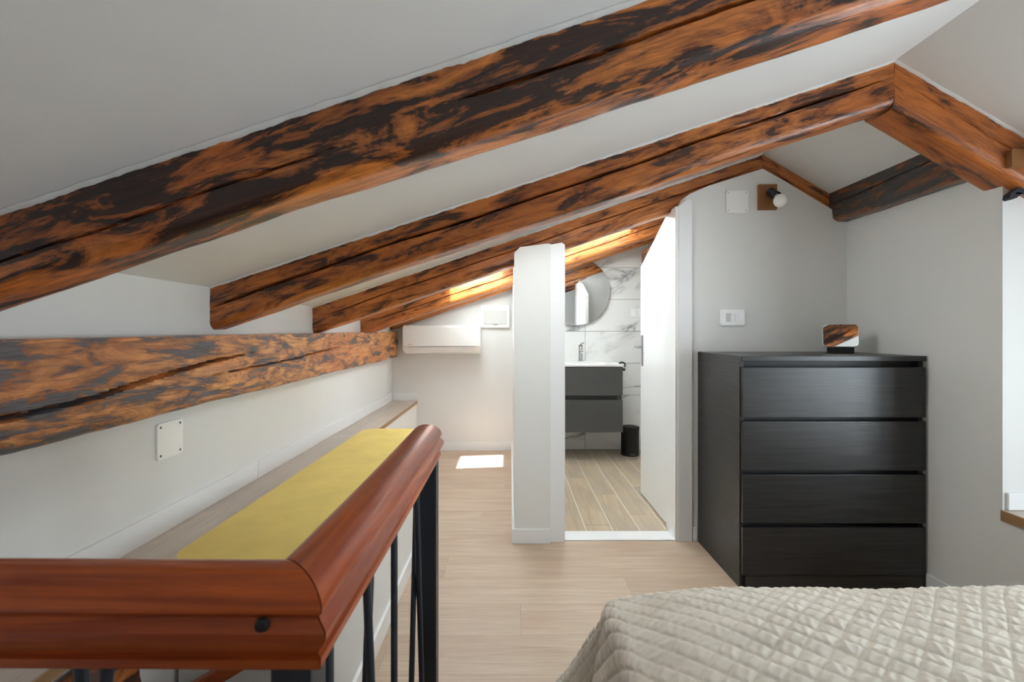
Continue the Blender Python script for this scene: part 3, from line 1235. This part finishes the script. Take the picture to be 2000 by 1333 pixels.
# black triangular bracket at the top of the window recess
br = thing('wall_bracket', (1.80, 1.735, 1.56), 'black iron triangular bracket at the corner of the window recess', 'bracket')
b = B()
P = [(1.766, 1.576), (1.774, 1.571), (1.792, 1.577), (1.905, 1.676), (1.893, 1.692), (1.786, 1.604), (1.771, 1.592)]
prism(b, P, 'y', 1.712, 1.738)
obj('strut', b, M['black'], br)
b = B()
prism(b, [(1.79, 1.590), (2.05, 1.584), (2.05, 1.592), (1.79, 1.596)], 'y', 1.712, 1.728)
obj('flat_bar', b, M['black'], br)
b = B()
box(b, 1.893, 1.913, 1.70, 1.7505, 1.56, 1.70)
obj('wall_plate', b, M['black'], br)

# wooden sill in the recess
sl = thing('window_sill', (2.1, 0.6, 0.42), 'brown wooden sill board at the bottom of the window recess', 'sill')
b = B()
box(b, XR - .006, WX - .001, -0.449, 1.750, 0.4205, 0.458)
obj('board', b, M['ledge'], sl)
b = B()
box(b, XR - .010, XR - .006, -0.449, 1.749, 0.420, 0.4585, .001, 1)
tag(obj('edge_band', b, M['edge'], sl), 'dark oak front edge')

# ================================================================== hall fittings
ac = thing('air_conditioner', (-0.62, YE - .03, 0.905), 'white wall-mounted air conditioner on the end wall of the passage', 'air conditioner')
AX0, AX1, AY0, AY1, AZ0, AZ1 = -0.966, -0.272, 4.325, YE - .031, 0.905, 1.168
b = B()
pr = [(AY1, AZ0 + .03), (AY1, AZ1), (AY0 + .03, AZ1), (AY0 + .008, AZ1 - .008), (AY0, AZ1 - .03), (AY0, AZ0 + .075), (AY0 + .012, AZ0 + .066), (AY0 + .03, AZ0 + .03), (AY0 + .06, AZ0 + .012), (AY1 - .03, AZ0)]
prism(b, pr, 'x', AX0, AX1)
bmesh.ops.bevel(b, geom=[e for e in b.edges if abs(e.verts[0].co.x - e.verts[1].co.x) < 1e-5], offset=.008, segments=3, affect='EDGES')
obj('body', b, M['plastic'], ac, 35)
b = B()
box(b, AX0 + .004, AX1 - .004, AY0 - .006, AY0 + .001, AZ0 + .074, AZ1 - .02, .003)
fp = obj('front_panel', b, M['plastic'], ac)
b = B()
box(b, AX0 + .05, AX0 + .085, AY0 - .0068, AY0 - .0058, AZ0 + .088, AZ0 + .092)
tag(obj('badge', b, M['paleScrew'], fp), 'small grey badge')
b = B()
prism(b, [(AY0 + .004, AZ0 + .066), (AY0 + .001, AZ0 + .062), (AY0 + .026, AZ0 + .018), (AY0 + .032, AZ0 + .020)], 'x', AX0 + .05, AX1 - .05)
obj('louver', b, M['lacquer'], ac)

fb = thing('fuse_box', (-0.135, YE - .03, 1.147), 'white fuse box with small door beside the air conditioner', 'fuse box')
b = B()
prism(b, [(-0.143 + p, 1.250 + q) for p, q in rrect(.262, .206, .008)], 'y', YE - .062, YE - .0302)
obj('housing', b, M['plastic'], fb, 40)
b = B()
box(b, -0.250, -0.036, YE - .068, YE - .0615, 1.180, 1.305, .003)
dd = obj('cover_door', b, M['plastic2'], fb)
b = B()
box(b, -0.165, -0.120, YE - .076, YE - .067, 1.174, 1.184, .002)
obj('latch', b, M['paleScrew'], dd)

# ================================================================== bathroom
door = bpy.data.objects.new('door_1', None)
door.location = (0.905, 2.71, 0)
COL.objects.link(door)
tag(door, 'white bathroom door with slanted top standing open', None, None, 'structure')
b = B()
prism(b, [(2.715, .010), (3.30, .010), (3.30, 1.545), (2.715, 1.783)], 'x', 0.888, 0.926)
leaf = obj('leaf', b, M['lacquer'], door)
hd = B()
box(hd, 0.882, 0.8882, 3.235, 3.275, 0.876, 1.082, .002)
h1 = obj('handle_plate', hd, M['steel'], leaf)
b = B()
cyl(b, (0.883, 3.255, 1.005), (0.838, 3.255, 1.005), .008, seg=14)
tube(b, [(0.842, 3.26, 1.005), (0.838, 3.24, 1.005), (0.838, 3.18, 1.005), (0.840, 3.14, 1.004)], .008, 12)
obj('lever', b, M['steel'], h1, 40)
for z in (0.25, 1.0, 1.6):
    b = B()
    cyl(b, (0.884, 2.706, z), (0.884, 2.706, z + .08), .006, seg=12)
    obj('hinge', b, M['steel'], door, 40)

VX0, VX1, VY0, VY1 = 0.345, 0.950, 4.09, YE - .001
va = thing('bathroom_vanity', (0.65, 4.3, 0.256), 'grey wall-hung vanity with two drawers under the round mirror', 'vanity')
b = B()
box(b, VX0 + .004, VX1 - .004, VY0 + .02, VY1, 0.258, 0.812)
obj('body', b, M['vanity'], va)
b = B()
box(b, VX0, VX1, VY0, VY0 + .019, 0.256, 0.528, .0015, 1)
obj('drawer', b, M['vanity'], va)
b = B()
box(b, VX0, VX1, VY0, VY0 + .019, 0.566, 0.808, .0015, 1)
obj('drawer', b, M['vanity'], va)
b = B()
box(b, VX0 + .03, VX1 - .045, VY0 + .018, VY0 + .021, 0.529, 0.565)
obj('grip_recess', b, M['vanitydark'], va)
# ceramic basin top
b = B()
box(b, VX0 - .004, VX1 + .004, VY0 - .006, VY1, 0.812, 0.832, .004)
bs = obj('basin_top', b, M['ceramic'], va)
b = B()
lathe(b, (0.645, 4.27, 0.8322), (0, 0, 1), [(0, .0006), (.15, .0006), (.185, .0012), (.19, .003), (.196, .003), (.198, .0)], 40)
for v in b.verts:
    v.co.y = 4.27 + (v.co.y - 4.27) * .7
obj('bowl_rim', b, M['ceramic'], bs, 40)
ta = thing('tap', (0.648, 4.46, 0.832), 'chrome single-lever tap standing on the vanity basin', 'tap')
b = B()
lathe(b, (0.648, 4.47, 0.8325), (0, 0, 1), [(0, 0), (.026, 0), (.026, .006), (.020, .010), (.019, .135), (.021, .14), (.021, .152), (0, .154)], 24)
obj('body', b, M['chrome'], ta, 40)
b = B()
tube(b, [(0.648, 4.46, 0.925), (0.648, 4.42, 0.935), (0.648, 4.37, 0.93), (0.648, 4.355, 0.918)], .011, 12)
obj('spout', b, M['chrome'], ta, 40)
b = B()
tube(b, [(0.648, 4.47, 0.986), (0.652, 4.44, 1.000), (0.665, 4.40, 1.006)], .006, 10)
obj('lever', b, M['chrome'], ta, 40)

mi = thing('round_mirror', (0.614, YE, 1.17), 'round frameless mirror on the marble wall above the vanity', 'mirror')
b = B()
cyl(b, (0.614, YE - .0005, 1.483), (0.614, YE - .022, 1.483), .305, seg=64)
obj('backing', b, M['matteblack'], mi, 40)
b = B()
lathe(b, (0.614, YE - .022, 1.483), (0, -1, 0), [(.314, 0), (.316, .002), (.316, .004), (.314, .006), (0, .006)], 72)
obj('glass', b, M['mirror'], mi, 30)

bn = thing('pedal_bin', (1.077, 4.35, 0), 'small black pedal bin on the floor beside the vanity', 'bin')
b = B()
lathe(b, (1.077, 4.36, 0.012), (0, 0, 1), [(0, 0), (.076, 0), (.079, .006), (.079, .215), (0, .215)], 40)
obj('body', b, M['matteblack'], bn, 40)
b = B()
lathe(b, (1.077, 4.36, 0.0), (0, 0, 1), [(0, 0), (.080, 0), (.081, .004), (.081, .014), (0, .014)], 40)
obj('base_ring', b, M['matteblack'], bn, 40)
b = B()
lathe(b, (1.077, 4.36, 0.229), (0, 0, 1), [(.0, 0), (.082, 0), (.083, .004), (.083, .018), (.078, .026), (.05, .033), (0, .036)], 40)
obj('lid', b, M['matteblack'], bn, 40)
b = B()
box(b, 1.058, 1.098, 4.262, 4.290, 0.016, 0.023, .002)
obj('pedal', b, M['steel'], bn)

tr = thing('towel_ring', (0.96, 4.17, 0.78), 'small black towel ring fixed to the side of the vanity', 'towel ring')
b = B()
box(b, 0.9505, 0.985, 4.15, 4.175, 0.772, 0.792, .003)
obj('mount', b, M['matteblack'], tr)
b = B()
tube(b, [(0.953 + .028 * math.sin(a), 4.14, 0.822 + .024 * math.cos(a)) for a in [math.radians(-60 + 190 * k / 14) for k in range(15)]], .006, 10)
obj('ring', b, M['matteblack'], tr, 40)

so = thing('wall_socket', (1.183, YE, 1.24), 'small white socket plate on the marble wall by the door', 'socket')
b = B()
box(b, 1.125, 1.241, YE - .008, YE - .0003, 1.245, 1.325, .003)
obj('plate', b, M['lacquer'], so)
for k in range(3):
    b = B()
    cyl(b, (1.183, YE - .0086, 1.267 + k * .018), (1.183, YE - .006, 1.267 + k * .018), .0032, seg=10)
    obj('hole', b, M['screw'], so)

# ================================================================== bed
BX0, BX1, BYA, BYB, BT = 0.235, XR - 0.03, -0.98, 1.075, 0.541
bd = thing('bed', ((BX0 + BX1) / 2, 0.0, 0), 'low double bed with pale mattress under the quilted coverlet', 'bed')
b = B()
box(b, BX0 + .03, BX1 - .01, BYA, BYB - .03, 0.10, 0.25, .01)
obj('base', b, M['matteblack'], bd)
b = B()
box(b, BX0 + .05, BX1 - .01, BYA, BYB - .05, 0.251, BT - .05, .04, 4)
obj('mattress', b, M['mattress'], bd, 40)
for x in (BX0 + .08, BX1 - .08):
    for y in (BYA + .08, BYB - .12):
        b = B()
        cyl(b, (x, y, 0.0005), (x, y, .10), .02, .026, seg=14)
        obj('leg', b, M['matteblack'], bd, 40)


def quilt():
    step = 0.0052
    hang = 0.43
    s = np.arange(-hang, BX1 - BX0 + 1e-6, 0.0032)
    t = np.concatenate([np.arange(BYA, 0.25, 0.008), np.arange(0.25, BYB + 0.12, 0.003), np.arange(BYB + 0.12, BYB + hang + 1e-6, 0.007)])
    S, T = np.meshgrid(s, t, indexing='ij')
    ox = np.maximum(0, -S)
    oy = np.maximum(0, T - BYB)
    r = np.sqrt(ox ** 2 + oy ** 2)
    r = np.where(r > 0, np.minimum(r, 0.46), r)
    ang = np.arctan2(oy, ox + 1e-9)
    R = 0.06
    corner = np.sin(2 * ang) ** 2 * np.clip(r / 0.1, 0, 1)
    lean = np.radians(9 + 24 * corner)            # how far the hanging cloth swings out
    al = np.pi / 2 - lean
    arc = R * al
    ra = np.minimum(r, arc)
    rb = np.maximum(0, r - arc)
    out = R * np.sin(ra / R) + rb * np.cos(al)
    drop = R * (1 - np.cos(ra / R)) + rb * np.sin(al)
    out = out - np.where(r > 0, 0.030 * np.clip(r / arc, 0, 1), 0)
    folds = 0.012 * np.sin(T * 19 + 0.7 * np.sin(T * 5)) * np.clip((ox - .1) / .3, 0, 1) + 0.012 * np.sin(S * 17 + 1) * np.clip((oy - .1) / .3, 0, 1)
    out = out + np.where(r > 0, folds, 0)
    X = BX0 + np.maximum(S, 0) - out * np.cos(ang) * (r > 0)
    Y = np.minimum(T, BYB) + out * np.sin(ang) * (r > 0)
    Z = BT - drop
    # mattress crowns a little, softer towards its edges
    dl = np.clip(1 - np.maximum(S, 0) / 0.28, 0, 1) ** 2
    df = np.clip(1 - np.maximum(BYB - T, 0) / 0.20, 0, 1) ** 2
    Z = Z - 0.030 * dl - 0.014 * df

    def wav(a, b, fx, fy, ph):
        return np.sin(a * fx + b * fy + ph + 0.8 * np.sin(a * fy * .7 - b * fx * .5 + ph * 2))
    Z = Z + 0.0022 * wav(S, T, 9, 6, .3) + 0.0014 * wav(S, T, -14, 17, 1.2)
    # soft creases gathered near the far-left corner
    wmask = np.exp(-(((S - .42) / .30) ** 2 + ((T - .86) / .16) ** 2))
    Z = Z + 0.0022 * wmask * np.sin((S * 0.55 + T * 1.0) * 62 + 1.5 * np.sin(S * 11))
    p = 0.0365
    a = (S + T) / math.sqrt(2) + 0.004 * np.sin(T * 11)
    c = (S - T) / math.sqrt(2) + 0.004 * np.sin(S * 9)
    da = np.abs((a / p) % 1.0 - 0.5)
    dc = np.abs((c / p) % 1.0 - 0.5)
    ga = np.exp(-((0.5 - da) / 0.085) ** 1.3)      # narrow stitched grooves
    gc = np.exp(-((0.5 - dc) / 0.085) ** 1.3)
    puff = (1 - ga) * (1 - gc) * (0.55 + 0.45 * np.cos(np.pi * (0.5 - da)) * np.cos(np.pi * (0.5 - dc)))
    puff = (1 - ga) * (1 - gc) * (1 - 1.1 * ((0.5 - da) < -1))
    pc = (np.sin(np.floor(a / p) * 12.9898 + np.floor(c / p) * 78.233) * 43758.5453) % 1.0
    pucker = 0.0010 * np.sin((S * (0.5 + pc) - T * (1.5 - pc)) * 230 + pc * 6) * puff
    D = 0.0040 * puff * (0.75 + 0.5 * pc) + pucker
    P = np.stack([X, Y, Z], -1)
    gs = np.gradient(P, axis=0)
    gt = np.gradient(P, axis=1)
    N = np.cross(gs, gt)
    N /= np.linalg.norm(N, axis=-1, keepdims=True) + 1e-12
    P = P + N * D[..., None]
    ni, nj = S.shape
    idx = np.arange(ni * nj).reshape(ni, nj)
    quads = np.stack([idx[:-1, :-1], idx[1:, :-1], idx[1:, 1:], idx[:-1, 1:]], -1).reshape(-1, 4)
    me = bpy.data.meshes.new('coverlet')
    nv, nf = ni * nj, len(quads)
    org = np.array([(BX0 + BX1) / 2, 0.0, BT])
    me.vertices.add(nv)
    me.vertices.foreach_set('co', (P.reshape(-1, 3) - org).astype(np.float32).ravel())
    me.loops.add(nf * 4)
    me.loops.foreach_set('vertex_index', quads.astype(np.int32).ravel())
    me.polygons.add(nf)
    me.polygons.foreach_set('loop_start', np.arange(0, nf * 4, 4, dtype=np.int32))
    me.polygons.foreach_set('use_smooth', np.ones(nf, dtype=bool))
    me.update(calc_edges=True)
    me.validate()
    me.materials.append(M['quilt'])
    o = bpy.data.objects.new('coverlet', me)
    o.location = org
    COL.objects.link(o)
    tag(o, 'beige diamond-quilted coverlet spread over the bed', 'coverlet')


quilt()
